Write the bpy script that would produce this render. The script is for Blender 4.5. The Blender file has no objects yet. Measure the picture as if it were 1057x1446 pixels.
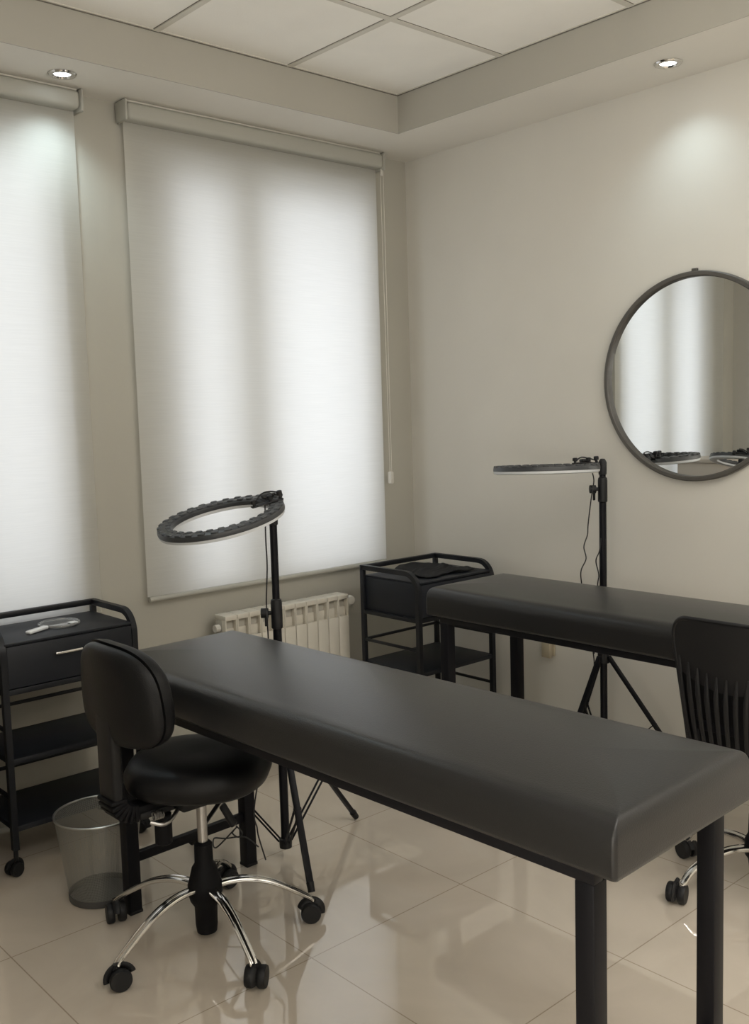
import bpy, bmesh, math, random
from mathutils import Vector, Matrix
random.seed(4)
PI = math.pi
sc = bpy.context.scene
COL = sc.collection

# ------------------------------------------------------------------ room numbers (metres, camera stands at x=0 y=0)
W, D = 3.59, 3.48            # window wall x=-W, mirror wall y=D
ZS, ZC = 2.735, 2.90         # soffit underside, tile ceiling
SX, SY = -3.245, 3.11        # inner edges of the soffit
GX = 0.6

# ------------------------------------------------------------------ materials
def newmat(name):
    m = bpy.data.materials.new(name); m.use_nodes = True
    nt = m.node_tree
    return m, nt, nt.nodes['Principled BSDF']

def mat(name, col, rough=.5, metal=0., spec=.5, coat=0., var=0., vscale=8., bump=0., bscale=200., coord='Object'):
    m, nt, b = newmat(name)
    b.inputs['Base Color'].default_value = (*col, 1)
    b.inputs['Roughness'].default_value = rough
    b.inputs['Metallic'].default_value = metal
    b.inputs['Specular IOR Level'].default_value = spec
    b.inputs['Coat Weight'].default_value = coat
    tc = nt.nodes.new('ShaderNodeTexCoord')
    if var > 0:
        n = nt.nodes.new('ShaderNodeTexNoise'); n.inputs['Scale'].default_value = vscale; n.inputs['Detail'].default_value = 4
        nt.links.new(tc.outputs[coord], n.inputs['Vector'])
        r = nt.nodes.new('ShaderNodeValToRGB')
        r.color_ramp.elements[0].position = .3; r.color_ramp.elements[1].position = .7
        r.color_ramp.elements[0].color = (*[c*(1-var) for c in col], 1)
        r.color_ramp.elements[1].color = (*[min(1, c*(1+var)) for c in col], 1)
        nt.links.new(n.outputs['Fac'], r.inputs['Fac']); nt.links.new(r.outputs['Color'], b.inputs['Base Color'])
    if bump > 0:
        n = nt.nodes.new('ShaderNodeTexNoise'); n.inputs['Scale'].default_value = bscale; n.inputs['Detail'].default_value = 3
        nt.links.new(tc.outputs[coord], n.inputs['Vector'])
        bp = nt.nodes.new('ShaderNodeBump'); bp.inputs['Strength'].default_value = bump; bp.inputs['Distance'].default_value = .002
        nt.links.new(n.outputs['Fac'], bp.inputs['Height']); nt.links.new(bp.outputs['Normal'], b.inputs['Normal'])
    return m

M = {}
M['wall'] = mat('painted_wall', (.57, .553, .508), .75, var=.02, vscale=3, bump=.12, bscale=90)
M['wallw'] = mat('shaded_window_wall', (.41, .395, .345), .75, var=.02, vscale=3, bump=.12, bscale=90)  # wall paint darkened: the shade on this wall is put into its colour
M['gyp'] = mat('gypsum_soffit', (.68, .655, .60), .75, var=.02, vscale=3)  # lightened for the lit underside; vertical faces get a darker copy
M['panel'] = mat('ceiling_tile', (.88, .865, .82), .85, var=.02, vscale=6, bump=.15, bscale=160)
M['tbar'] = mat('ceiling_bar', (.62, .60, .54), .6)
M['leather'] = mat('black_leatherette', (.010, .010, .0105), .33, spec=.44, bump=.2, bscale=330)
for _k, _v in (('Sheen Weight', .05), ('Sheen Roughness', .45)): M['leather'].node_tree.nodes['Principled BSDF'].inputs[_k].default_value = _v
M['leather2'] = mat('black_vinyl', (.006, .006, .0065), .44, spec=.2, bump=.2, bscale=300)
M['steel'] = mat('black_painted_steel', (.005, .005, .007), .45, spec=.18)
M['cartm'] = mat('black_cart_metal', (.008, .009, .012), .42, spec=.35)
M['cartpanel'] = mat('black_cart_sheet', (.010, .012, .017), .50, spec=.35, var=.1, vscale=5)
M['plastic'] = mat('black_plastic', (.009, .009, .010), .5, spec=.3)
M['plastic_r'] = mat('ribbed_black_plastic', (.004, .004, .005), .6, spec=.15)
M['ringhouse'] = mat('ring_housing', (.035, .038, .042), .42, spec=.5)
M['chrome'] = mat('chrome', (.72, .71, .69), .12, metal=1.)
M['post'] = mat('brushed_post', (.45, .44, .43), .32, metal=1.)
M['whitep'] = mat('white_plastic', (.62, .60, .55), .45)
M['diff'] = mat('ring_diffuser', (.60, .62, .64), .4)
M['cassette'] = mat('blind_cassette', (.40, .395, .355), .45)
M['rad'] = mat('radiator_enamel', (.60, .57, .50), .4)
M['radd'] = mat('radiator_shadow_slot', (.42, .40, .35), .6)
M['mframe'] = mat('mirror_frame', (.075, .07, .062), .45)
M['cloth'] = mat('dark_cloth', (.018, .018, .019), .9, spec=.2, bump=.4, bscale=120)
M['cabinet'] = mat('beige_cabinet', (.42, .37, .31), .55, var=.04, vscale=3)
M['socket'] = mat('socket_plastic', (.42, .37, .27), .5)
M['cable'] = mat('cable_rubber', (.008, .008, .009), .6)
M['binrim'] = mat('bin_rim', (.42, .42, .40), .3, metal=1.)
M['binbase'] = mat('bin_base', (.10, .10, .10), .45, metal=.6)
m, nt, b = newmat('mirror_glass'); b.inputs['Base Color'].default_value = (.93, .95, .95, 1); b.inputs['Metallic'].default_value = 1; b.inputs['Roughness'].default_value = .0; M['mirror'] = m
m, nt, b = newmat('clear_acrylic'); b.inputs['Base Color'].default_value = (.95, .97, .98, 1); b.inputs['Roughness'].default_value = .04
b.inputs['Transmission Weight'].default_value = .8; b.inputs['IOR'].default_value = 1.45; M['acrylic'] = m

# downlight glass
m, nt, b = newmat('downlight_lens'); b.inputs['Emission Color'].default_value = (.86, .95, 1, 1); b.inputs['Emission Strength'].default_value = 9; M['lens'] = m

# glass pane: thin sheet
m = bpy.data.materials.new('window_glass'); m.use_nodes = True; nt = m.node_tree; nt.nodes.clear()
o = nt.nodes.new('ShaderNodeOutputMaterial'); mx = nt.nodes.new('ShaderNodeMixShader'); t = nt.nodes.new('ShaderNodeBsdfTransparent'); g = nt.nodes.new('ShaderNodeBsdfGlossy')
g.inputs['Roughness'].default_value = .02; t.inputs['Color'].default_value = (.95, .97, .96, 1); mx.inputs['Fac'].default_value = .06
nt.links.new(t.outputs[0], mx.inputs[1]); nt.links.new(g.outputs[0], mx.inputs[2]); nt.links.new(mx.outputs[0], o.inputs['Surface']); M['glass'] = m

# translucent blind fabric with fine weave lines
m = bpy.data.materials.new('blind_fabric'); m.use_nodes = True; nt = m.node_tree; nt.nodes.clear()
o = nt.nodes.new('ShaderNodeOutputMaterial'); mx = nt.nodes.new('ShaderNodeMixShader'); t = nt.nodes.new('ShaderNodeBsdfTranslucent'); d = nt.nodes.new('ShaderNodeBsdfDiffuse')
tc = nt.nodes.new('ShaderNodeTexCoord'); mp = nt.nodes.new('ShaderNodeMapping'); mp.inputs['Scale'].default_value = (1, 6, 260)
n = nt.nodes.new('ShaderNodeTexNoise'); n.inputs['Scale'].default_value = 1.0; n.inputs['Detail'].default_value = 2
nt.links.new(tc.outputs['Object'], mp.inputs['Vector']); nt.links.new(mp.outputs[0], n.inputs['Vector'])
cr = nt.nodes.new('ShaderNodeValToRGB'); cr.color_ramp.elements[0].color = (.79, .79, .79, 1); cr.color_ramp.elements[1].color = (.84, .84, .84, 1)
cr.color_ramp.elements[0].position = .35; cr.color_ramp.elements[1].position = .65
nt.links.new(n.outputs['Fac'], cr.inputs['Fac']); nt.links.new(cr.outputs[0], t.inputs['Color'])
d.inputs['Color'].default_value = (.60, .59, .54, 1); mx.inputs['Fac'].default_value = .5
nt.links.new(d.outputs[0], mx.inputs[1]); nt.links.new(t.outputs[0], mx.inputs[2]); nt.links.new(mx.outputs[0], o.inputs['Surface']); M['fabric'] = m

# wire mesh of the bin
m = bpy.data.materials.new('wire_mesh'); m.use_nodes = True; nt = m.node_tree; b = nt.nodes['Principled BSDF']
b.inputs['Base Color'].default_value = (.30, .30, .28, 1); b.inputs['Metallic'].default_value = .5; b.inputs['Roughness'].default_value = .4
uv = nt.nodes.new('ShaderNodeUVMap'); sx = nt.nodes.new('ShaderNodeSeparateXYZ'); nt.links.new(uv.outputs[0], sx.inputs[0])
outs = []
for ax, k in (('X', 230), ('Y', 75)):
    a = nt.nodes.new('ShaderNodeMath'); a.operation = 'MULTIPLY'; a.inputs[1].default_value = k; nt.links.new(sx.outputs[ax], a.inputs[0])
    f = nt.nodes.new('ShaderNodeMath'); f.operation = 'FRACT'; nt.links.new(a.outputs[0], f.inputs[0])
    l = nt.nodes.new('ShaderNodeMath'); l.operation = 'LESS_THAN'; l.inputs[1].default_value = .27; nt.links.new(f.outputs[0], l.inputs[0]); outs.append(l)
mxm = nt.nodes.new('ShaderNodeMath'); mxm.operation = 'MAXIMUM'; nt.links.new(outs[0].outputs[0], mxm.inputs[0]); nt.links.new(outs[1].outputs[0], mxm.inputs[1])
nt.links.new(mxm.outputs[0], b.inputs['Alpha']); M['mesh'] = m

# glossy floor tiles
m, nt, b = newmat('cream_floor_tiles')
tc = nt.nodes.new('ShaderNodeTexCoord'); mp = nt.nodes.new('ShaderNodeMapping'); mp.inputs['Location'].default_value = (2.074, -1.572, 0)
nt.links.new(tc.outputs['Object'], mp.inputs['Vector'])
br = nt.nodes.new('ShaderNodeTexBrick'); br.offset = 0; br.squash = 1
br.inputs['Scale'].default_value = 1; br.inputs['Brick Width'].default_value = .605; br.inputs['Row Height'].default_value = .605
br.inputs['Mortar Size'].default_value = .0018; br.inputs['Mortar Smooth'].default_value = .1
nt.links.new(mp.outputs[0], br.inputs['Vector'])
br.inputs['Color1'].default_value = (1, 1, 1, 1); br.inputs['Color2'].default_value = (.97, .97, .97, 1); br.inputs['Mortar'].default_value = (.62, .59, .54, 1)
n = nt.nodes.new('ShaderNodeTexNoise'); n.inputs['Scale'].default_value = 2.2; n.inputs['Detail'].default_value = 6; n.inputs['Distortion'].default_value = 1.2
nt.links.new(tc.outputs['Object'], n.inputs['Vector'])
cr = nt.nodes.new('ShaderNodeValToRGB'); cr.color_ramp.elements[0].color = (.52, .457, .38, 1); cr.color_ramp.elements[1].color = (.60, .53, .445, 1)
cr.color_ramp.elements[0].position = .3; cr.color_ramp.elements[1].position = .7
nt.links.new(n.outputs['Fac'], cr.inputs['Fac'])
mu = nt.nodes.new('ShaderNodeMix'); mu.data_type = 'RGBA'; mu.blend_type = 'MULTIPLY'; mu.inputs['Factor'].default_value = 1
nt.links.new(cr.outputs[0], mu.inputs['A']); nt.links.new(br.outputs['Color'], mu.inputs['B']); nt.links.new(mu.outputs['Result'], b.inputs['Base Color'])
b.inputs['Roughness'].default_value = .04; b.inputs['Specular IOR Level'].default_value = 1.0; b.inputs['Coat Weight'].default_value = .5; b.inputs['Coat Roughness'].default_value = .03
n2 = nt.nodes.new('ShaderNodeTexNoise'); n2.inputs['Scale'].default_value = 7; nt.links.new(tc.outputs['Object'], n2.inputs['Vector'])
bp = nt.nodes.new('ShaderNodeBump'); bp.inputs['Strength'].default_value = .02; bp.inputs['Distance'].default_value = .01
nt.links.new(n2.outputs['Fac'], bp.inputs['Height']); nt.links.new(bp.outputs['Normal'], b.inputs['Normal'])
M['floor'] = m

# ------------------------------------------------------------------ mesh builder
def crom(pts, n=8):
    P = [Vector(p) for p in pts]
    if len(P) < 3: return P
    out = []
    for i in range(len(P)-1):
        p0 = P[max(i-1, 0)]; p1 = P[i]; p2 = P[i+1]; p3 = P[min(i+2, len(P)-1)]
        for k in range(n):
            t = k/n
            out.append(.5*((2*p1) + (p2-p0)*t + (2*p0-5*p1+4*p2-p3)*t*t + (3*p1-p0-3*p2+p3)*t**3))
    out.append(P[-1]); return out

class MB:
    def __init__(s): s.bm = bmesh.new(); s.uv = None
    def xf(s, verts, mtx):
        if mtx is not None:
            for v in verts: v.co = mtx @ v.co
    def box(s, x0, x1, y0, y1, z0, z1, bev=0., mtx=None, seg=2):
        t = bmesh.new(); bmesh.ops.create_cube(t, size=1)
        for v in t.verts:
            v.co = Vector(((x0+x1)/2+v.co.x*(x1-x0), (y0+y1)/2+v.co.y*(y1-y0), (z0+z1)/2+v.co.z*(z1-z0)))
        if bev > 0: bmesh.ops.bevel(t, geom=t.edges[:], offset=bev, segments=seg, affect='EDGES', profile=.5)
        s.merge(t, mtx); return s
    def merge(s, t, mtx=None):
        mp = {}
        for v in t.verts: mp[v] = s.bm.verts.new(mtx @ v.co if mtx is not None else v.co)
        for f in t.faces:
            try: s.bm.faces.new([mp[v] for v in f.verts])
            except ValueError: pass
        t.free()
    def bar(s, p0, p1, w, h, bev=.002, up=(0, 0, 1), seg=2):
        p0, p1 = Vector(p0), Vector(p1); d = p1-p0; L = d.length; z = d.normalized()
        u = Vector(up)
        if abs(z.dot(u)) > .98: u = Vector((1, 0, 0))
        x = u.cross(z).normalized(); y = z.cross(x)
        mt = Matrix((x, y, z)).transposed().to_4x4(); mt.translation = p0
        return s.box(-w/2, w/2, -h/2, h/2, 0, L, bev, mt, seg)
    def tube(s, pts, r, n=12, closed=False, cap=True, flat=1., up=None):
        P = [Vector(p) for p in pts]; N = len(P)
        rr = r if hasattr(r, '__len__') else [r]*N
        rings = []; prev = None
        for i, p in enumerate(P):
            if closed: d = P[(i+1) % N]-P[i-1]
            else: d = P[min(i+1, N-1)]-P[max(i-1, 0)]
            d.normalize()
            if up is not None: a = Vector(up).cross(d)
            elif prev is None: a = (Vector((0, 0, 1)) if abs(d.z) < .9 else Vector((1, 0, 0))).cross(d)
            else: a = prev - d*prev.dot(d)
            a.normalize(); b_ = d.cross(a); prev = a
            rings.append([s.bm.verts.new(p + a*math.cos(2*PI*k/n)*rr[i] + b_*math.sin(2*PI*k/n)*rr[i]*flat) for k in range(n)])
        for i in range(N if closed else N-1):
            A = rings[i]; B = rings[(i+1) % N]
            for k in range(n): s.bm.faces.new((A[k], A[(k+1) % n], B[(k+1) % n], B[k]))
        if cap and not closed:
            s.bm.faces.new(rings[0][::-1]); s.bm.faces.new(rings[-1])
        return s
    def cyl(s, p0, p1, r, n=20, r2=None):
        return s.tube([p0, p1], [r, r if r2 is None else r2], n)
    def lathe(s, prof, c=(0, 0, 0), n=32, mtx=None, cap=True, uv=False):
        rings = []
        for (r, z) in prof:
            vs = [s.bm.verts.new(Vector((c[0]+r*math.cos(2*PI*k/n), c[1]+r*math.sin(2*PI*k/n), c[2]+z))) for k in range(n)]
            if mtx is not None:
                for v in vs: v.co = mtx @ v.co
            rings.append(vs)
        if uv: s.uv = s.bm.loops.layers.uv.verify()
        for i in range(len(rings)-1):
            A, B = rings[i], rings[i+1]
            for k in range(n):
                f = s.bm.faces.new((A[k], A[(k+1) % n], B[(k+1) % n], B[k]))
                if uv:
                    t0, t1 = i/(len(rings)-1), (i+1)/(len(rings)-1)
                    for l, q in zip(f.loops, ((k/n, t0), ((k+1)/n, t0), ((k+1)/n, t1), (k/n, t1))): l[s.uv].uv = q
        if cap:
            s.bm.faces.new(rings[0][::-1]); s.bm.faces.new(rings[-1])
        return s
    def slab(s, x0, x1, y0, y1, prof, rc=.03, n=6, crown=0., mtx=None, kx=1.):
        """rounded rectangle outline lofted through prof = [(inset, z), ...]; the last ring closes to a quilted crown"""
        cx, cy = (x0+x1)/2, (y0+y1)/2; hx, hy = (x1-x0)/2, (y1-y0)/2
        hm = min(hx, hy)
        pr = list(prof); last = pr[-1]
        for k in (.12, .25, .4, .6, .8, .97):
            d = last[0]+(hm-last[0])*k
            pr.append((d, last[1]+crown*(1-(1-k)**2)))
        rings = []
        npf = len(prof)
        for ii, (ins, z) in enumerate(pr):
            kk = kx if ii < npf else kx+(1-kx)*(ins-last[0])/(hm-last[0])
            r = max(rc-ins*.6, .004); r = min(r, max(hm-ins, .001)); ix = ins*kk
            ring = []
            for (sx_, sy_, a0) in ((1, 1, 0), (-1, 1, PI/2), (-1, -1, PI), (1, -1, 1.5*PI)):
                ox, oy = cx+sx_*(hx-ix-r), cy+sy_*(hy-ins-r)
                for k in range(n+1):
                    a = a0+k/n*PI/2
                    ring.append(s.bm.verts.new(Vector((ox+r*math.cos(a), oy+r*math.sin(a), z))))
            if mtx is not None:
                for v in ring: v.co = mtx @ v.co
            rings.append(ring)
        m_ = len(rings[0])
        for i in range(len(rings)-1):
            A, B = rings[i], rings[i+1]
            for k in range(m_): s.bm.faces.new((A[k], A[(k+1) % m_], B[(k+1) % m_], B[k]))
        s.bm.faces.new(rings[0][::-1]); s.bm.faces.new(rings[-1])
        return s
    def build(s, name, material, parent=None, loc=None, ang=38, smooth=True):
        bmesh.ops.recalc_face_normals(s.bm, faces=s.bm.faces[:])
        me = bpy.data.meshes.new(name); s.bm.to_mesh(me); s.bm.free()
        if smooth:
            for p in me.polygons: p.use_smooth = True
            me.set_sharp_from_angle(angle=math.radians(ang))
        me.materials.append(M[material] if isinstance(material, str) else material)
        o = bpy.data.objects.new(name, me); COL.objects.link(o)
        if parent is not None: o.parent = parent
        if loc is not None: o.location = loc
        return o

def thing(name, label, cat, loc=(0, 0, 0), rz=0, group=None):
    o = bpy.data.objects.new(name, None); o.empty_display_size = .1; COL.objects.link(o)
    o.location = loc; o.rotation_euler = (0, 0, rz); o['label'] = label; o['category'] = cat
    if group: o['group'] = group
    return o
def tag(o, label, cat, group=None):
    o['label'] = label; o['category'] = cat
    if group: o['group'] = group
    return o
def struct(o): o['kind'] = 'structure'; return o

# ------------------------------------------------------------------ room shell
T = .25
X1, Y0 = 2.2, -1.6          # far sides of the room behind the camera
floor = struct(MB().box(-W-.02, X1+.02, Y0-.02, D+.02, -.1, 0).build('floor', 'floor', smooth=False))
# window wall with two openings (glass bands)
TW = .40
wins = [(.60, 1.635, .74, 1.58, 1.13), (1.98, 3.22, 2.165, 3.16, 2.51)]   # recess, glazing, mullion centre
wz0, wz1 = .79, 2.56
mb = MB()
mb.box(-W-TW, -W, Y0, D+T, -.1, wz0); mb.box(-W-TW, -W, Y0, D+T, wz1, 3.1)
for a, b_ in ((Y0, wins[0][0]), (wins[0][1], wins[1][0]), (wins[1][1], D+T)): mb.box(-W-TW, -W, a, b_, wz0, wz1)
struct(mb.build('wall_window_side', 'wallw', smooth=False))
M['wallr'] = mat('lit_mirror_wall', (.60, .583, .535), .75, var=.02, vscale=3, bump=.12, bscale=90)  # wall paint lightened: this wall's brightness is put into its colour
struct(MB().box(-W, X1+T, D, D+T, -.1, 3.1).build('wall_right', 'wallr', smooth=False))
mb = MB(); mb.box(-W, -1.3, -.05, .20, -.1, 3.1); struct(mb.build('wall_left', 'wall', smooth=False))
struct(MB().box(-1.5, -1.3, Y0, -.05, -.1, 3.1).build('wall_recess_side', 'wall', smooth=False))
struct(MB().box(-1.5, X1+T, Y0-T, Y0, -.1, 3.1).build('wall_back', 'wall', smooth=False))
struct(MB().box(X1, X1+T, Y0, D, -.1, 3.1).build('wall_far_right', 'wall', smooth=False))
for i, (a, b_, ga, gb, gm) in enumerate(wins):
    fr = MB(); x0, x1 = -W-.165, -W-.10; gz0, gz1 = wz0+.03, wz1-.09
    fr.box(x0, x1, a, b_, wz0, gz0, .004); fr.box(x0, x1, a, b_, gz1, wz1, .004)
    fr.box(x0, x1, a, ga, gz0, gz1, .004); fr.box(x0, x1, gb, b_, gz0, gz1, .004)
    fr.box(x0, x1+.01, gm-.085, gm+.085, gz0, gz1, .004)
    w = struct(fr.build('window_%d' % (i+1), 'whitep'))
    MB().box(-W-.135, -W-.131, ga-.01, gb+.01, gz0-.01, gz1+.01).build('pane', 'glass', w, smooth=False)
# ceiling: tiled field + lowered gypsum border
struct(MB().box(SX-.02, X1, Y0, SY+.02, ZC, ZC+.05).build('ceiling', 'panel', smooth=False))
mb = MB()
mb.box(-W, SX, Y0, D, ZS, ZC+.2); mb.box(SX, X1, SY, D, ZS, ZC+.2)
struct(mb.build('ceiling_soffit', 'gyp', smooth=False))
M['fascia_shade'] = mat('shaded_fascia', (.41, .395, .35), .75, var=.02, vscale=3)  # darker copy of the soffit tone, shade of its vertical faces coloured in
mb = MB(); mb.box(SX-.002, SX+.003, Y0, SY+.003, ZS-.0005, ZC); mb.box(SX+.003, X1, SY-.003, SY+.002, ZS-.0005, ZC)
struct(mb.build('fascia_shade_plates', 'fascia_shade', smooth=False))  # thin plates added over the soffit faces to carry the shaded tone
mb = MB(); bw = .012
xs = [SX+GX*k for k in range(1, 9)]; yy = [SY-GX*k for k in range(1, 8)]
for x in xs: mb.box(x-bw, x+bw, Y0, SY, ZC-.004, ZC+.01)
for y in yy: mb.box(SX, X1, y-bw, y+bw, ZC-.0045, ZC+.01)
mb.box(SX, SX+.012, Y0, SY, ZC-.003, ZC+.01); mb.box(SX, X1, SY-.012, SY, ZC-.003, ZC+.01)
struct(mb.build('trim_1', 'tbar', smooth=False))
# dark shadow gaps along the bars
M['gap'] = mat('shadow_gap', (.16, .15, .13), .8)
mb = MB()
for x in xs: mb.box(x+bw, x+bw+.0035, Y0, SY, ZC-.001, ZC+.01)
for y in yy: mb.box(SX, X1, y-bw-.0035, y-bw, ZC-.001, ZC+.01)
mb.box(SX, SX+.006, Y0, SY, ZC-.006, ZC+.005); mb.box(SX, X1, SY-.006, SY, ZC-.006, ZC+.005)
struct(mb.build('trim_2', 'gap', smooth=False))

# ------------------------------------------------------------------ roller blinds
def blind(y0, y1, zb, label, chain):
    t = thing('roller_blind', label, 'blind', (-W, (y0+y1)/2, zb), group=None)
    L = (y1-y0)/2
    mb = MB(); h = ZS-zb
    mb.box(.012, .088, -L, L, h-.076, h-.010, .016, seg=4); mb.build('cassette', 'cassette', t)
    for a_, b_ in ((-L-.014, -L), (L, L+.014)):
        mb = MB(); mb.box(.006, .090, a_, b_, h-.084, h-.002, .010); mb.build('end_bracket', 'cassette', t)
    mb = MB(); mb.box(.014, .070, -L+.005, L-.005, h-.008, h-.001, .001); mb.build('mounting_rail', 'tbar', t)
    # fabric: single sheet with a barely wavy hang
    mb = MB(); ny, nz = 40, 24; g = []
    for j in range(nz+1):
        r = []
        for i in range(ny+1):
            y = -L+.005+(2*L-.010)*i/ny; z = .012+(h-.085)*j/nz
            r.append(mb.bm.verts.new((.034+.002*math.sin(i*.5)*(1-j/nz)*.6, y, z)))
        g.append(r)
    for j in range(nz):
        for i in range(ny): mb.bm.faces.new((g[j][i], g[j][i+1], g[j+1][i+1], g[j+1][i]))
    mb.build('fabric', 'fabric', t)
    mb = MB(); mb.tube([(.034, -L+.012, 0), (.034, L-.012, 0)], .011, 14, flat=1.); mb.build('bottom_bar', 'cassette', t)
    if chain is not None:
        yc = L+.006 if chain > 0 else -L-.006
        n_ = 60; z1 = h-.085; z0 = h-1.52
        mb = MB(); mb.tube([(.075, yc, z1), (.078, yc+.001, z0)], .0016, 6); mb.tube([(.055, yc, z1), (.066, yc, z0)], .0016, 6)
        mb.build('pull_chain', 'whitep', t)
        mb = MB(); mb.box(.058, .084, yc-.010, yc+.010, z0-.055, z0+.005, .006); mb.build('chain_weight', 'whitep', t)
        mb = MB(); mb.cyl((.065, yc, z1-.02), (.065, yc, z1+.01), .006); mb.build('chain_clip', 'whitep', t)
    return t
blind(1.925, 3.255, .775, 'right-hand white roller blind with a bead chain, nearest the room corner', 1)
blind(.40, 1.733, .745, 'white roller blind at the left edge, above the trolley with the hand mirror', None)

# ------------------------------------------------------------------ downlights
def downlight(x, y, label):
    t = thing('recessed_downlight', label, 'ceiling light', (x, y, ZS), group='round recessed ceiling spotlights')
    mb = MB(); mb.lathe([(.030, -.001), (.034, -.007), (.046, -.007), (.050, -.002), (.050, .0005), (.030, .0005)], n=40, cap=False); mb.build('trim_ring', 'chrome', t)
    mb = MB(); mb.lathe([(.030, -.0008), (.012, -.003), (.001, -.0035)], n=32, cap=True); mb.build('lens', 'lens', t)
    return t
DL = [(-3.405, 1.62), (-2.01, 3.285)]
downlight(*DL[0], 'small round recessed ceiling spotlight above the left roller blind')
downlight(*DL[1], 'small round recessed ceiling spotlight shining on the wall above the mirror')

# ------------------------------------------------------------------ round wall mirror
mx_, mz_, mr = -2.01, 1.607, .401
t = thing('wall_mirror', 'large round wall mirror with a thin dark metal frame', 'mirror', (mx_, D, mz_))
R90 = Matrix.Rotation(PI/2, 4, 'X')     # lathe axis z -> -y
mb = MB(); mb.lathe([(mr-.020, .004), (mr-.020, .026), (mr-.016, .030), (mr-.004, .030), (mr, .026), (mr, .001), (mr-.020, .001)], n=128, mtx=R90, cap=False); mb.build('frame', 'mframe', t)
mb = MB(); mb.lathe([(mr-.019, .006), (mr-.019, .012)], n=128, mtx=R90); mb.build('mirror_glass', 'mirror', t, smooth=False)
mb = MB(); mb.box(-.012, .012, -.012, -.001, mr-.002, mr+.012, .002); mb.build('hanging_lug', 'mframe', t)

# ------------------------------------------------------------------ radiator
t = thing('radiator', 'cream sectional wall radiator under the right roller blind', 'radiator', (-W, 2.22, .075))
ns, sw = 11, .0618
for i in range(ns):
    y = i*sw; mb = MB()
    mb.box(.062, .140, y+.012, y+sw-.012, .03, .50, .004)          # body fin
    mb.box(.138, .150, y+.0015, y+sw-.0015, .02, .500, .003)       # flat front face
    mb.box(.066, .150, y+.0008, y+sw-.0008, .578, .600, .004)      # top ledge
    mb.box(.120, .149, y+.0008, y+.007, .495, .585, .002); mb.box(.120, .149, y+sw-.007, y+sw-.0008, .495, .585, .002)
    mb.box(.118, .128, y+.004, y+sw-.004, .495, .540, .002)
    mb.build('section', 'rad', t)
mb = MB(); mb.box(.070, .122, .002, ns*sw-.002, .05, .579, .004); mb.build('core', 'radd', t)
mb = MB(); mb.cyl((.10, ns*sw, .560), (.10, ns*sw+.035, .560), .012); mb.cyl((.10, ns*sw+.035, .560), (.10, ns*sw+.035, .53), .013)
mb.cyl((.10, ns*sw+.035, .535), (.002, ns*sw+.035, .535), .009)
v = mb.build('valve', 'whitep', t)
mb = MB(); mb.lathe([(.016, 0), (.021, .006), (.022, .03), (.018, .042), (.004, .045)], c=(0, 0, 0), n=20, mtx=Matrix.Translation((.10, ns*sw+.045, .562)) @ Matrix.Rotation(PI/2, 4, 'Y') @ Matrix.Rotation(.5, 4, 'X'))
mb.build('valve_knob', 'whitep', v)
mb = MB(); mb.cyl((.10, 0, .545), (.10, -.022, .545), .016); mb.build('end_cap', 'whitep', t)
for a_, z_ in ((.16, .50), (.52, .50), (.16, .08), (.52, .08)):
    mb = MB(); mb.box(.001, .066, a_, a_+.02, z_, z_+.03, .002); mb.build('wall_bracket', 'whitep', t)
mb = MB(); mb.cyl((.10, ns*sw, .06), (.10, ns*sw+.03, .06), .011); mb.cyl((.10, ns*sw+.03, .06), (.10, ns*sw+.03, -.075), .009); mb.build('pipe', 'whitep', t)

# wall socket
t = thing('wall_socket', 'small beige wall socket low behind the far massage bed', 'socket', (-2.73, D, .44))
mb = MB(); mb.box(-.035, .035, -.012, 0, -.045, .045, .004); mb.build('plate', 'socket', t)
mb = MB(); mb.box(-.024, .024, -.030, -.011, -.055, .02, .004); mb.build('plug', 'socket', t)

# ------------------------------------------------------------------ massage beds
def bed(x_far, x_near, y0, y1, zt, label, rot=0., leg_in=(.054, .073), iy=.034):
    """origin at the near front corner of the pad"""
    L, Wd = x_near-x_far, y1-y0
    t = thing('massage_bed', label, 'bed', (x_near, y0, 0), rot, 'black massage beds')
    zb = zt-.112
    prof = [(.012, zb), (.002, zb+.004), (0, zb+.012), (0, zb+.030), (.0005, zt-.046), (.002, zt-.034), (.006, zt-.022), (.013, zt-.012), (.023, zt-.005), (.036, zt-.0015), (.054, zt)]
    mb = MB(); mb.slab(-L, 0, 0, Wd, prof, rc=.010, n=8, crown=.010, kx=.5)
    mb.build('cushion', 'leather', t, ang=60)
    zr = zb-.024
    lx0, lx1 = -L+leg_in[0], -leg_in[1]
    ly0, ly1 = iy, Wd-iy
    s = .021
    mb = MB()
    mb.box(lx0-s, lx1+s, ly0-s, ly0+s-.012, zr, zb+.004, .003); mb.box(lx0-s, lx1+s, ly1-s+.012, ly1+s, zr, zb+.004, .003)
    for x in (lx0, lx1): mb.box(x-s+.006, x+s-.006, ly0, ly1, zr+.001, zb+.004, .003)
    for k in (1, 2): 
        x = lx0+(lx1-lx0)*k/3; mb.box(x-.012, x+.012, ly0, ly1, zr+.004, zb+.003, .002)
    mb.build('frame', 'steel', t)
    for x in (lx0, lx1):
        for y in (ly0, ly1):
            mb = MB(); mb.box(x-s, x+s, y-s, y+s, .006, zr+.001, .004); l = mb.build('leg', 'steel', t)
            mb = MB(); mb.box(x-s-.001, x+s+.001, y-s-.001, y+s+.001, 0, .010, .002); mb.build('foot_cap', 'plastic', l)
    mb = MB(); mb.box(lx0-.010, lx0+.010, ly0+s-.002, ly1-s+.002, .155, .185, .002); mb.build('cross_brace', 'steel', t)
    mb = MB(); mb.box(lx1-.010, lx1+.010, ly0+s-.002, ly1-s+.002, .155, .185, .002); mb.build('cross_brace', 'steel', t)
    return t
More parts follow.
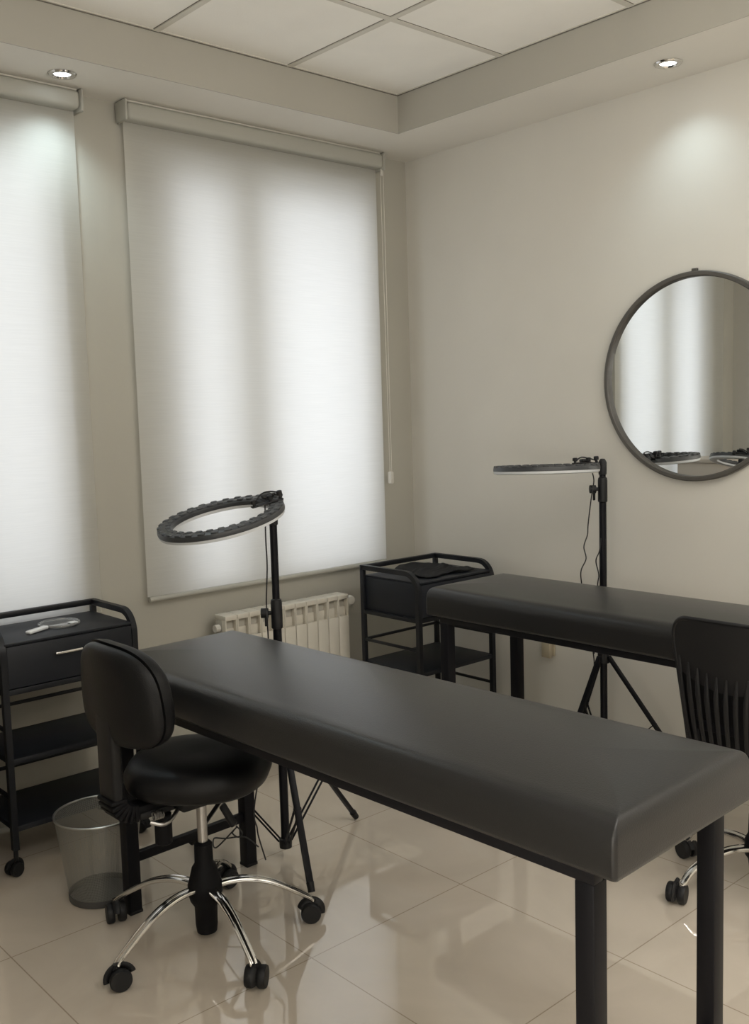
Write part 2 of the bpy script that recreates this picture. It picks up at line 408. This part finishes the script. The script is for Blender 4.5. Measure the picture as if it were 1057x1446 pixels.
bed(-2.720, -.930, 1.357, 1.862, .801, 'padded black massage bed nearest the camera, office stool tucked at its far end', .028)
bed(-2.700, -.900, 2.668, 3.150, .822, 'padded black massage bed along the right wall, partly hidden behind the nearer bed', 0., (.084, .073))

# ------------------------------------------------------------------ casters
def caster(parent, x, y, ang, r=.024, stem=.075, name='caster', wid=.046):
    m_ = Matrix.Translation((x, y, 0)) @ Matrix.Rotation(ang, 4, 'Z')
    mb = MB()
    for sgn in (-1, 1):
        w0 = sgn*.006; w1 = sgn*wid/2
        mt = m_ @ Matrix.Translation((-.010, 0, r)) @ Matrix.Rotation(PI/2, 4, 'X')
        a, b_ = min(w0, w1), max(w0, w1)
        mb.lathe([(r*.5, a), (r*.93, a), (r, a+.004), (r, b_-.004), (r*.9, b_), (r*.5, b_)], n=24, mtx=mt)
    c = mb.build(name, 'plastic', parent)
    mb = MB()
    # hood over the wheels
    pts = [m_ @ Vector((-.010+(r+.004)*math.cos(a), 0, r+(r+.004)*math.sin(a))) for a in [math.radians(q) for q in range(-15, 171, 12)]]
    mb.tube(pts, .011, 8, flat=.45)
    mb.tube([m_ @ Vector((0, 0, r+.01)), m_ @ Vector((0, 0, stem))], .008, 12)
    mb.build('caster_hood', 'plastic', c)
    return c

# ------------------------------------------------------------------ trolley carts
def cart(xf, xb, y0, y1, label, handle=True, cast=.0):
    """front (with drawer) faces +x ; origin at the front left foot"""
    dp, wd = xf-xb, y1-y0
    t = thing('salon_trolley', label, 'trolley', (xf, y0, 0), 0, 'black metal salon trolleys')
    p = .0105
    zt = .83; zlid = .785; zdb = .628
    yl, yr, xb_ = p, wd-p, -dp+p
    # two side hoops: back post, top rail, rounded front post
    for y in (yl, yr):
        rr = .075
        pts = [(xb_, y, .085), (xb_, y, zt-p)]
        mb = MB(); mb.bar((xb_, y, .085), (xb_, y, zt), 2*p, 2*p, .003)
        arc = [Vector((-p-rr+rr*math.cos(a), y, zt-p-rr+rr*math.sin(a))) for a in [PI/2*k/10 for k in range(11)]]
        path = [Vector((-p, y, .085))]+arc+[Vector((xb_, y, zt-p))]
        # square tube swept by hand
        n = len(path); rings = []
        for i, q in enumerate(path):
            d = (path[min(i+1, n-1)]-path[max(i-1, 0)]).normalized(); a = Vector((0, 1, 0)); b_ = d.cross(a)
            rings.append([mb.bm.verts.new(q+a*sx_*p+b_*sy_*p) for sx_, sy_ in ((1, 1), (1, -1), (-1, -1), (-1, 1))])
        for i in range(n-1):
            for k in range(4): mb.bm.faces.new((rings[i][k], rings[i][(k+1) % 4], rings[i+1][(k+1) % 4], rings[i+1][k]))
        mb.bm.faces.new(rings[0]); mb.bm.faces.new(rings[-1][::-1])
        mb.build('side_frame', 'cartm', t)
    mb = MB(); mb.bar((xb_, yl, zt-p), (xb_, yr, zt-p), 2*p, 2*p, .003); mb.build('top_rail', 'cartm', t)
    # drawer box
    mb = MB(); mb.box(xb_+.004, -.004, yl+p-.004, yr-p+.004, zlid-.008, zlid, .002); mb.build('top_tray', 'cartpanel', t)
    mb = MB(); mb.box(xb_+.004, -.016, yl+.004, yr-.004, zdb, zlid-.008, .002); mb.build('drawer_case', 'cartpanel', t)
    mb = MB(); mb.box(-.016, -.002, yl+p+.001, yr-p-.001, zdb+.004, zlid-.012, .003); dr = mb.build('drawer', 'cartpanel', t)
    if handle:
        ym = wd*.46
        mb = MB(); mb.tube([(-.002, ym-.048, zdb+.100), (.016, ym-.046, zdb+.100), (.018, ym, zdb+.100), (.016, ym+.046, zdb+.100), (-.002, ym+.048, zdb+.100)], .005, 10)
        mb.build('handle', 'chrome', dr)
    mb = MB(); mb.box(xb_, -p, yl-p+.003, yl+p-.003, zdb-.018, zdb, .002); mb.box(xb_, -p, yr-p+.003, yr+p-.003, zdb-.018, zdb, .002)
    mb.box(-2*p+.002, -.003, yl, yr, zdb-.018, zdb+.001, .002); mb.build('drawer_rail', 'cartm', t)
    for zs in (.395, .165):
        mb = MB(); mb.box(xb_-.004, -.004, yl, yr, zs-.020, zs, .003)
        mb.build('shelf', 'cartpanel', t)
        zz = zs+.096; q = .006
        mb = MB(); mb.bar((xb_, yl, zz), (xb_, yr, zz), 2*q, 2*q, .002); mb.bar((xb_, yl, zz), (-p, yl, zz), 2*q, 2*q, .002); mb.bar((xb_, yr, zz), (-p, yr, zz), 2*q, 2*q, .002)
        mb.build('guard_rail', 'cartm', t)
    for (x, y, a) in ((-p, yl, 1.9), (-p, yr, .7), (xb_, yl, 2.5), (xb_, yr, 1.2)): caster(t, x, y, a+cast, .024, .09)
    return t
cart(-3.165, -3.500, 1.175, 1.670, 'black metal trolley in front of the left blind with a clear hand mirror on top')
cart(-2.925, -3.300, 2.850, 3.335, 'black metal trolley in the room corner with a dark cloth lying on top', cast=.6)

# clear hand mirror on trolley
t = thing('hand_mirror', 'clear acrylic round hand mirror with a handle lying on the left trolley', 'hand mirror', (-3.33, 1.452, .785), .0)
mb = MB(); c = [(.068*math.cos(a), .068*math.sin(a), .006) for a in [2*PI*k/40 for k in range(40)]]
mb.tube(c, .0055, 10, closed=True); mb.build('rim', 'acrylic', t)
mb = MB(); mb.lathe([(.064, .002), (.066, .005), (.064, .008)], n=40); mb.build('lens', 'acrylic', t)
ha = math.atan2(-.145, .075)
mb = MB(); mb.bar((.068*math.cos(ha), .068*math.sin(ha), .007), (.165*math.cos(ha), .165*math.sin(ha), .007), .024, .012, .005, seg=3)
M['acw'] = mat('frosted_handle', (.80, .82, .84), .25); mb.build('handle', 'acw', t)
mb = MB(); mb.box(.028, .056, .018, .046, .0085, .012, .001); mb.build('sticker', 'acw', t)

# crumpled cloth on corner trolley
mb = MB(); n1, n2 = 36, 36; g = []
for j in range(n2+1):
    r = []
    for i in range(n1+1):
        u, v_ = i/n1, j/n2
        x = -3.10+(u-.5)*.25; y = 3.105+(v_-.5)*.30
        x += .012*math.sin(v_*9+1); y += .014*math.sin(u*7)
        e = min(u, 1-u, v_, 1-v_)
        z = .7865+.004+.010*max(0, math.sin(u*11+v_*5))*math.sin(v_*8+u*3)**2+.006*math.sin(u*23+v_*13)**2*(.3+e)
        if u < .2 and v_ > .1: z += .02*(1-u/.2)*math.sin(v_*PI)
        r.append(mb.bm.verts.new((x, y, z)))
    g.append(r)
for j in range(n2):
    for i in range(n1): mb.bm.faces.new((g[j][i], g[j][i+1], g[j+1][i+1], g[j+1][i]))
o = mb.build('folded_cloth', 'cloth')
o.location = (0, 0, 0)
sol = o.modifiers.new('thick', 'SOLIDIFY'); sol.thickness = .003; sol.offset = 1
tag(o, 'crumpled dark cloth lying on top of the corner trolley', 'cloth')

# ------------------------------------------------------------------ ring lights
def ring_light(px, py, ztop, C, nrm, R, feet, zcol, zknob, label, cables, knob_dir=(-1, -.4, 0), remote=None):
    """pole at px,py ; ring centre C world ; normal nrm ; all parts given in the thing's own frame"""
    O = Vector((px, py, 0))
    t = thing('ring_light', label, 'lamp', O, 0, 'ring lights on black stands')
    C = Vector(C)-O; nrm = Vector(nrm).normalized()
    a = Vector((0, 0, ztop))-C; a = (a-nrm*a.dot(nrm)).normalized(); b_ = nrm.cross(a)
    F = Matrix((a, b_, nrm)).transposed().to_4x4(); F.translation = C       # local x = towards the pole
    # stand
    mb = MB(); mb.cyl((0, 0, .035), (0, 0, zknob), .0145, 20); mb.build('lower_pole', 'steel', t)
    mb = MB(); mb.cyl((0, 0, zknob-.02), (0, 0, ztop-.03), .0125, 20); mb.build('upper_pole', 'steel', t)
    mb = MB(); mb.lathe([(.0145, -.055), (.019, -.05), (.019, .035), (.017, .045), (.013, .048)], c=(0, 0, zknob), n=20)
    kd = Vector(knob_dir).normalized(); k0 = Vector((0, 0, zknob))
    mb.cyl(k0+kd*.012, k0+kd*.035, .007, 12)
    col = mb.build('clamp_collar', 'plastic', t)
    mb = MB(); mb.cyl(k0+kd*.028, k0+kd*.052, .017, 10); mb.bar(k0+kd*.035+Vector((0, 0, 0)), k0+kd*.035-Vector((0, 0, .045)), .012, .006, .002); mb.build('knob', 'plastic', col)
    mb = MB(); mb.lathe([(.0145, -.03), (.024, -.028), (.024, .01), (.018, .022), (.0145, .024)], c=(0, 0, zcol), n=20); mb.build('leg_collar', 'plastic', t)
    mb = MB(); mb.lathe([(.0145, -.012), (.021, -.010), (.022, .02), (.0145, .024)], c=(0, 0, .045), n=20); hub = mb.build('lower_hub', 'plastic', t)
    for fx, fy in feet:
        d = Vector((fx, fy, 0)); du = d.normalized(); s_ = Vector((-du.y, du.x, 0))
        top = du*.022+Vector((0, 0, zcol)); bot = d+Vector((0, 0, .012))
        mb = MB(); mb.bar(top, bot, .022, .013, .003, up=du); lg = mb.build('leg', 'steel', t)
        mb = MB(); mb.cyl(bot+(top-bot).normalized()*.03, bot, .013, 14, .011); mb.build('rubber_foot', 'plastic', lg)
        mid = top.lerp(bot, .52)
        mb = MB()
        for q in (-1, 1): mb.bar(du*.020+Vector((0, 0, .055))+s_*q*.009, mid+s_*q*.009, .008, .003, .001, up=du)
        mb.cyl(mid-s_*.013, mid+s_*.013, .005, 10); mb.build('brace', 'steel', lg)
    # head joint
    top = Vector((0, 0, ztop-.03)); rim = F @ Vector((R-.012, 0, .016))
    mb = MB(); mb.lathe([(.0125, -.03), (.016, -.028), (.017, .02), (.012, .03), (.008, .035)], c=(0, 0, ztop-.03), n=18)
    mb.tube([top, top.lerp(rim, .6)+Vector((0, 0, .004)), rim], .010, 12)
    h = mb.build('swivel_head', 'plastic', t)
    side = F.to_3x3() @ Vector((0, 1, 0)); aw = F.to_3x3() @ Vector((1, 0, 0))
    mb = MB(); c0 = rim+aw*.004
    mb.cyl(c0-side*.034, c0+side*.030, .008, 12); mb.lathe([(.012, 0), (.015, .003), (.015, .012), (.012, .016)], n=10, mtx=Matrix.Translation(c0+side*.028) @ side.to_track_quat('Z', 'Y').to_matrix().to_4x4())
    mb.build('tilt_screw', 'plastic', h)
    # ring housing : rounded channel swept around
    w = .050
    prof = [(R-w+.002, .000), (R-w, .004), (R-w+.001, .013), (R-w+.008, .019), (R-.010, .020), (R-.002, .016), (R, .006), (R-.001, .000)]
    mb = MB(); mb.lathe(prof+[prof[0]], n=96, mtx=F, cap=False)
    # scalloped ribs on the back
    for k in range(30):
        an = 2*PI*k/30; mm = F @ Matrix.Rotation(an, 4, 'Z')
        mb.box(R-w+.004, R-w+.022, -.011, .011, .0155, .0225, .004, mm)
        mb.box(R-.020, R-.002, -.012, .012, .0155, .0225, .004, mm @ Matrix.Rotation(PI/30, 4, 'Z'))
    hs = mb.build('ring_housing', 'ringhouse', t)
    mb = MB(); mb.lathe([(R-w+.002, 0), (R-w+.004, -.009), (R-w+.012, -.012), (R-.012, -.012), (R-.003, -.009), (R-.001, 0), (R-w+.002, 0)], n=96, mtx=F, cap=False)
    mb.build('diffuser', 'diff', t)
    # phone clamp plates and screws on top, near the pole
    mb = MB(); mb.box(R-.115, R-.004, -.052, -.030, .020, .026, .003, F); mb.box(R-.060, R-.030, -.050, .045, .021, .027, .003, F)
    mb.box(R-.055, R-.02, -.012, .03, .026, .040, .006, F); pl = mb.build('phone_clamp', 'plastic', t)
    for (x, y, hh) in ((R-.105, -.042, .022), (R-.048, -.042, .022), (R-.010, -.034, .026)):
        mb = MB(); mb.lathe([(.005, 0), (.005, hh*.5), (.010, hh*.5), (.010, hh), (.006, hh+.002)], n=12, mtx=F @ Matrix.Translation((x, y, .022)))
        mb.build('clamp_screw', 'plastic', pl)
    mb = MB(); mb.tube(crom([F @ Vector(q) for q in ((R-.10, -.03, .028), (R-.06, .0, .046), (R-.02, .015, .042), (R+.006, -.01, .030), (R-.01, -.03, .02))]), .0028, 8); mb.build('head_wire', 'cable', t)
    for cb in cables:
        mb = MB(); mb.tube(crom([Vector(q)-O for q in cb], 10), .0024, 8); mb.build('power_cable', 'cable', t)
    if remote:
        p0, p1 = Vector(remote[0])-O, Vector(remote[1])-O
        mb = MB(); mb.bar(p0, p1, .030, .016, .006, seg=3); mb.build('inline_remote', 'plastic', t)
    return t
rr_, uu, ff = Vector((.66848, .74316, -.02901)), Vector((-.0543, .08767, .99467)), Vector((-.74175, .66334, -.09896))
CAM = Vector((0, 0, 1.5)); FPX = 1384.2
def at(x, y, depth): return CAM + (rr_*((x-528.5)/FPX) - uu*((y-723)/FPX) + ff)*depth
n1_ = rr_*-.183+uu*.944-ff*.267
p1 = (-2.632, 1.902)
feet1 = [(-2.353-p1[0], 1.793-p1[1]), (-2.69-p1[0], 2.27-p1[1]), (-2.94-p1[0], 1.715-p1[1])]
cab1 = [
    [at(374, 712, 3.12), at(375, 760, 3.13), at(377, 800, 3.15), at(376, 850, 3.16), at(378, 890, 3.17), (-2.66, 1.885, .62), (-2.64, 1.855, .50), at(316, 1118, 3.02), at(312, 1134, 3.0)],
    [at(333, 1166, 3.0), at(342, 1176, 3.0), at(336, 1182, 3.0), at(328, 1176, 3.0), at(334, 1168, 3.0), at(305, 1197, 3.05), at(302, 1184, 3.1), at(318, 1184, 3.1), at(345, 1182, 3.1), at(365, 1196, 3.1)],
    [(-2.64, 1.885, .55), at(360, 1130, 3.1), at(363, 1170, 3.08), at(366, 1185, 3.05), at(375, 1214, 3.0)],
]
ring_light(p1[0], p1[1], 1.205, at(313, 735, 3.17), n1_, .209, feet1, .47, .850,
           'black ring light on a stand before the right blind, behind the nearer bed', cab1, (-.66, -.74, 0), (at(313, 1136, 3.0), at(331, 1166, 3.0)))
p2 = (-2.320, 3.310)
n2_ = rr_*-.03+uu*.997-ff*.055
feet2 = [(.40, .05), (-.26, .13), (-.05, -.26)]
d2 = 3.90
cab2 = [
    [at(836, 668, d2-.02), at(838, 680, d2-.02), at(834, 706, d2-.02), at(830, 740, d2), at(829, 755, d2), at(824, 772, d2), at(827, 789, d2), at(820, 806, d2), at(821, 826, d2+.02), (-2.37, 3.26, .66), (-2.345, 3.28, .45), (-2.37, 3.25, .30), (-2.345, 3.26, .2), (-2.33, 3.24, .05)],
    [at(848, 760, d2-.02), at(846, 778, d2-.02), at(841, 792, d2), at(845, 812, d2), at(843, 832, d2+.02), (-2.345, 3.28, .5)],
]
ring_light(p2[0], p2[1], 1.292, at(771, 664, 3.88), n2_, .209, feet2, .49, 1.175,
           'black ring light on a stand against the right wall, behind the farther bed', cab2, (-.66, -.74, 0))

# ------------------------------------------------------------------ waste bin
bx, by = -2.842, 1.328
t = thing('waste_bin', 'round metal mesh waste bin on the floor beside the left trolley', 'bin', (bx, by, 0))
mb = MB(); mb.lathe([(.101+.033*k/8, .018+.252*k/8) for k in range(9)], n=64, cap=False, uv=True); mb.build('mesh_body', 'mesh', t)
mb = MB(); mb.tube([(.135*math.cos(2*PI*k/64), .135*math.sin(2*PI*k/64), .272) for k in range(64)], .0035, 8, closed=True); mb.build('rim', 'binrim', t)
mb = MB(); mb.lathe([(.099, 0), (.102, .001), (.103, .022), (.100, .022), (.099, .004), (.001, .004)], n=64, cap=True); mb.build('base', 'binbase', t)

# ------------------------------------------------------------------ office stool (round seat, small backrest)
hx, hy = -2.375, 1.424
F1 = 0.  # faces +y
t = thing('office_stool', 'black round-seat office stool with small backrest and chrome star base, at the nearer bed', 'stool', (hx, hy, 0))
def star_base(t, R, a0, zh=.155, w=.016):
    for k in range(5):
        a = math.radians(a0+72*k); c, s_ = math.cos(a), math.sin(a)
        pr = [(.030, zh), (.07, zh+.006), (.12, zh+.004), (.18, zh-.012), (.235, zh-.040), (R-.022, zh-.078), (R-.004, .062)]
        pts = crom([(r*c, r*s_, z) for r, z in pr], 5); n = len(pts)
        mb = MB(); rad = [w*(1-.35*i/n) for i in range(n)]
        mb.tube(pts, rad, 14, flat=.62, up=(0, 0, 1))
        for q in (-1, 1):       # raised edges of the pressed arm
            mb.tube([p+Vector((-s_, c, 0))*q*rad[i]*.72+Vector((0, 0, .004)) for i, p in enumerate(pts)], [r_*.34 for r_ in rad], 8)
        mb.build('star_leg', 'chrome', t)
        caster(t, R*c, R*s_, a+random.uniform(-.9, .9), .030, .068, wid=.056)
star_base(t, .318, -81)
mb = MB(); mb.lathe([(.022, .018), (.029, .022), (.032, .045), (.033, .10), (.044, .118), (.050, .140), (.050, .165), (.042, .190), (.036, .215), (.027, .228), (.026, .285), (.019, .292)], n=32); mb.build('column_cover', 'plastic_r', t)
mb = MB(); mb.cyl((0, 0, .28), (0, 0, .475), .0145, 20); mb.build('gas_lift', 'post', t)
mb = MB()
prof = [(r_*1.03, z_+.017) for r_, z_ in [(.15, .448), (.178, .452), (.197, .466), (.206, .488), (.205, .506), (.196, .523), (.180, .534), (.150, .541), (.10, .543), (.05, .540), (.005, .538)]]
mb.lathe(prof, n=64)
for v in mb.bm.verts:      # front edge dips, slightly squarer plan
    a = math.atan2(v.co.y, v.co.x); k = 1+.035*math.cos(4*a+PI)*-1
    v.co.x *= k; v.co.y *= k
mb.build('seat', 'leather2', t, ang=60)
mb = MB(); mb.box(-.09, .09, -.11, .09, .432, .468, .006); mb.box(-.035, .035, -.21, -.06, .425, .445, .006); mb.build('seat_plate', 'plastic', t)
# back bar: accordion-covered flat arm
mb = MB(); yb = -.262
mb.box(-.052, .036, yb-.022, yb+.010, .495, .78, .010, seg=3); bar = mb.build('back_support', 'plastic', t)
mb = MB()
for k in range(7):
    a = k/6*PI/2
    c = Vector((-.006, yb+.045-.05*math.cos(a), .492-.045*math.sin(a)))
    mb.box(-.046, .040, -.024, .024, -.006, .006, .004, Matrix.Translation(c) @ Matrix.Rotation(a, 4, 'X'))
mb.box(-.034, .030, yb+.03, -.10, .430, .464, .008)
mb.build('accordion_cover', 'plastic_r', bar)
mb = MB(); mb.lathe([(.020, .0), (.024, .004), (.024, .085), (.019, .088)], c=(.02, -.135, .335), n=24); mb.cyl((.02, -.135, .41), (.02, -.135, .43), .008); mb.build('tension_knob', 'plastic_r', t)
mb = MB(); mb.tube(crom([(.05, -.10, .44), (.075, -.135, .425), (.085, -.17, .42), (.07, -.20, .43)]), .006, 8)
for k in range(5): mb.tube([(.045+.011*math.cos(q), -.175+.006*k, .432+.011*math.sin(q)) for q in [2*PI*j/12 for j in range(12)]], .002, 6, closed=True)
mb.build('adjusting_lever', 'post', t)
# backrest: two padded shells with seam
def backrest(mb, hw, hh, th, y0, zc, bulge, lean, sq=2.6):
    nu, nv = 48, 10
    rings = []
    fr = [(1.0, 0.), (.995, .25), (.97, .55), (.90, .82), (.78, .96), (.6, 1.0), (.35, 1.02), (.1, 1.03)]
    def ring(s_, yo):
        r = []
        for k in range(nu):
            a = 2*PI*k/nu; c, s2 = math.cos(a), math.sin(a)
            x = hw*s_*abs(c)**(2/sq)*(1 if c >= 0 else -1); z = hh*s_*abs(s2)**(2/sq)*(1 if s2 >= 0 else -1)
            wx = x*(1-.10*(z/hh)*(1 if z > 0 else .8))
            y = y0+yo+bulge*(x/hw)**2+lean*z
            r.append(mb.bm.verts.new((wx, y, zc+z)))
        return r
    sgn = 1 if th > 0 else -1
    for s_, f in fr: rings.append(ring(s_, th*f))
    for i in range(len(rings)-1):
        for k in range(nu): mb.bm.faces.new((rings[i][k], rings[i][(k+1) % nu], rings[i+1][(k+1) % nu], rings[i+1][k]))
    mb.bm.faces.new(rings[-1]); mb.bm.faces.new(rings[0][::-1])
mb = MB(); backrest(mb, .208, .138, .055, yb+.010, .782, .034, -.06, 3.0); mb.build('backrest', 'leather2', t, ang=70)
mb = MB(); backrest(mb, .204, .134, -.032, yb+.006, .780, .034, -.06, 3.0); bs = mb.build('backrest_shell', 'leather2', t, ang=70)

# ------------------------------------------------------------------ ribbed office chair at the farther bed
hx2, hy2 = -1.392, 2.800
t = thing('office_chair', 'black office chair with ribbed plastic back at the right edge, between the beds', 'chair', (hx2, hy2, 0))
star_base(t, .29, 170, zh=.135, w=.018)
mb = MB(); mb.lathe([(.024, .045), (.030, .06), (.036, .10), (.046, .115), (.046, .16), (.036, .18), (.034, .24), (.027, .25), (.027, .36)], n=32); mb.build('column_cover', 'plastic_r', t)
mb = MB(); mb.cyl((0, 0, .35), (0, 0, .455), .0145, 20); mb.build('gas_lift', 'post', t)
mb = MB(); mb.slab(-.13, .22, -.165, .215, [(.03, .435), (.01, .44), (0, .450), (.002, .468), (.012, .480), (.03, .486)], rc=.09, n=8, crown=.004); mb.build('seat', 'leather2', t, ang=60)
mb = MB(); mb.box(-.11, .11, -.12, .12, .430, .448, .006); mb.build('seat_plate', 'plastic', t)
yb2 = -.225
# shell: rounded top, narrowing towards the seat; ribs below
zt2, zb2 = .878, .49
def hw_at(z):
    u = (z-zb2)/(zt2-zb2)
    w_ = .146+.038*min(1, max(0, (u-.0)/.80))**1.1
    if z > zt2-.055:
        q = (z-(zt2-.055))/.055; w_ -= .055*(1-math.sqrt(max(0, 1-q*q)))
    return w_
def by_(x, z): return yb2 + .035*(x/.19)**2 + -.10*(z-.55)
mb = MB(); nz, nx = 26, 30
zs_ = [zt2*(1-(k/nz))+(.60)*(k/nz) for k in range(nz+1)]
def zlow(x): return .672+.055*(abs(x)/.19)**1.8
for face in (0, 1):
    g = []
    for k in range(nz+1):
        r = []
        for i in range(nx+1):
            u = -1+2*i/nx
            ztop_ = zt2
            z = ztop_-(ztop_-.668)*k/nz
            x = u*hw_at(z)
            z = max(z, zlow(x)-.0) if z < zlow(x) else z
            r.append(mb.bm.verts.new((x, by_(x, z)+face*.010, z)))
        g.append(r)
    for k in range(nz):
        for i in range(nx): mb.bm.faces.new((g[k][i], g[k][i+1], g[k+1][i+1], g[k+1][i]))
mb.build('back_panel', 'plastic', t, ang=60, loc=(.016, 0, 0))
mb = MB()     # rim bead around the outline
out = [(-hw_at(zb2+.002), zb2)]
zz = zb2
pts = []
for k in range(30): 
    z = zb2+(zt2-zb2)*(math.sin(PI/2*k/29)); pts.append((-hw_at(z), z))
pts2 = [(-x, z) for x, z in reversed(pts)]
allp = pts+pts2
mb.tube([Vector((x, by_(x, z)+.004, z)) for x, z in allp], .0075, 10); mb.build('back_rim', 'plastic', t, loc=(.016, 0, 0))
mb = MB()
for k in range(-5, 6):
    f = k/5.5
    pz = [zlow(f*.18)+.045, zlow(f*.18)+.005, .655, .61, .56, .505]
    P_ = []
    for i, z in enumerate(pz):
        x = f*hw_at(max(z, zb2)); P_.append(Vector((x, by_(x, z)-(.002, .010, .014, .014, .012, .006)[i], z)))
    mb.tube(P_, [.0015, .0035, .0045, .0045, .004, .0035], 8, flat=1.8)
mb.build('back_ribs', 'plastic', t, loc=(.016, 0, 0))
mb = MB(); g = []
for k in range(15):
    z = .50+(.74-.50)*k/14; r = []
    for i in range(nx+1):
        x = (-1+2*i/nx)*hw_at(z); r.append(mb.bm.verts.new((x, by_(x, z)+.008, z)))
    g.append(r)
for k in range(14):
    for i in range(nx): mb.bm.faces.new((g[k][i], g[k][i+1], g[k+1][i+1], g[k+1][i]))
mb.build('back_web', 'plastic_r', t, loc=(.016, 0, 0))
mb = MB(); mb.tube(crom([(-.07, -.05, .44), (-.08, -.22, .44), (-.09, yb2+.02, .49), (-.10, by_(-.1, .6)+.02, .60)]), .012, 10)
mb.tube(crom([(.07, -.05, .44), (.08, -.22, .44), (.09, yb2+.02, .49), (.10, by_(.1, .6)+.02, .60)]), .012, 10)
mb.box(-.10, .13, by_(.1, .56)-.004, by_(.1, .56)+.012, .545, .575, .004)
mb.build('back_support', 'steel', t)

# ------------------------------------------------------------------ tall beige cabinet seen only in the mirror
t = thing('storage_cabinet', 'tall beige cabinet reflected in the lower part of the round mirror', 'cabinet', (-3.50, .42, 0))
mb = MB(); mb.box(0, .39, 0, .68, .06, 1.125, .003); mb.build('body', 'cabinet', t)
mb = MB(); mb.box(-.005, .41, -.006, .688, 1.125, 1.15, .003); mb.build('top', 'cabinet', t)
mb = MB(); mb.box(.01, .37, .01, .67, 0, .06, .002); mb.build('plinth', 'cabinet', t)
for k in (0, 1):
    mb = MB(); mb.box(.39, .406, .003+k*.338, .339+k*.338, .07, 1.115, .003); dd = mb.build('door', 'cabinet', t)
    mb = MB(); y = .325 if k == 0 else .365; mb.cyl((.418, y, .62), (.418, y, .78), .005); mb.cyl((.404, y, .64), (.42, y, .64), .004); mb.cyl((.404, y, .76), (.42, y, .76), .004); mb.build('handle', 'chrome', dd)

# ------------------------------------------------------------------ lights
def area(name, loc, rot, sx_, sy_, power, col=(1, 1, 1), spread=None):
    l = bpy.data.lights.new(name, 'AREA'); l.shape = 'RECTANGLE'; l.size = sx_; l.size_y = sy_; l.energy = power; l.color = col
    if spread: l.spread = spread
    o = bpy.data.objects.new(name, l); COL.objects.link(o); o.location = loc; o.rotation_euler = rot; return o
area('daylight_outside', (-W-.70, 1.9, 1.75), (0, -PI/2, 0), 2.8, 4.0, 80, (.97, .945, 1))
# unseen fill lights added behind the camera to brighten the room
for x, y, e in ((.1, .4, 10), (.1, 1.6, 12), (.1, 2.5, 24)):
    area('overhead_fill', (x, y, ZC-.02), (0, 0, 0), .6, .6, e, (1, .97, .93))
area('far_side_fill', (X1-.03, .6, 1.6), (0, PI/2, 0), 1.6, 2.6, 4, (1, .98, .95))  # added fill towards the blinds; no window in that wall
area('back_fill', (.3, Y0+.03, .95), (-PI/2, 0, 0), 2.8, 1.6, 76, (1, .975, .94))  # added fill for the mirror wall, stands for no known window
area('ceiling_fill', (.9, .5, 1.0), (PI, 0, 0), 2.2, 2.2, 84, (1, .985, .965))  # added upward fill to brighten the ceiling, no lamp stands here
for (x, y), e in zip(DL, (13, 6.5)):
    l = bpy.data.lights.new('downlight_beam', 'SPOT'); l.energy = e; l.color = (.76, .93, 1); l.spot_size = math.radians(120); l.spot_blend = .9; l.shadow_soft_size = .025
    o = bpy.data.objects.new('downlight_beam', l); COL.objects.link(o); o.location = (x, y, ZS-.012)

w = bpy.data.worlds.new('world'); sc.world = w; w.use_nodes = True
w.node_tree.nodes['Background'].inputs[0].default_value = (.85, .92, 1, 1); w.node_tree.nodes['Background'].inputs[1].default_value = 1.0

# ------------------------------------------------------------------ camera
cam = bpy.data.cameras.new('camera'); cam.sensor_fit = 'HORIZONTAL'; cam.sensor_width = 36; cam.lens = FPX*36/1057; cam.clip_start = .05
co = bpy.data.objects.new('camera', cam); COL.objects.link(co)
mt = Matrix((rr_, uu, -ff)).transposed().to_4x4(); mt.translation = CAM; co.matrix_world = mt
sc.camera = co
sc.view_settings.view_transform = 'Standard'; sc.view_settings.look = 'None'; sc.view_settings.exposure = 0; sc.view_settings.gamma = 1
sc.cycles.max_bounces = 10; sc.cycles.diffuse_bounces = 6; sc.cycles.glossy_bounces = 5; sc.cycles.transmission_bounces = 6; sc.cycles.transparent_max_bounces = 10
sc.cycles.sample_clamp_indirect = 6; sc.cycles.use_denoising = True
sc.cycles.caustics_reflective = False; sc.cycles.caustics_refractive = False
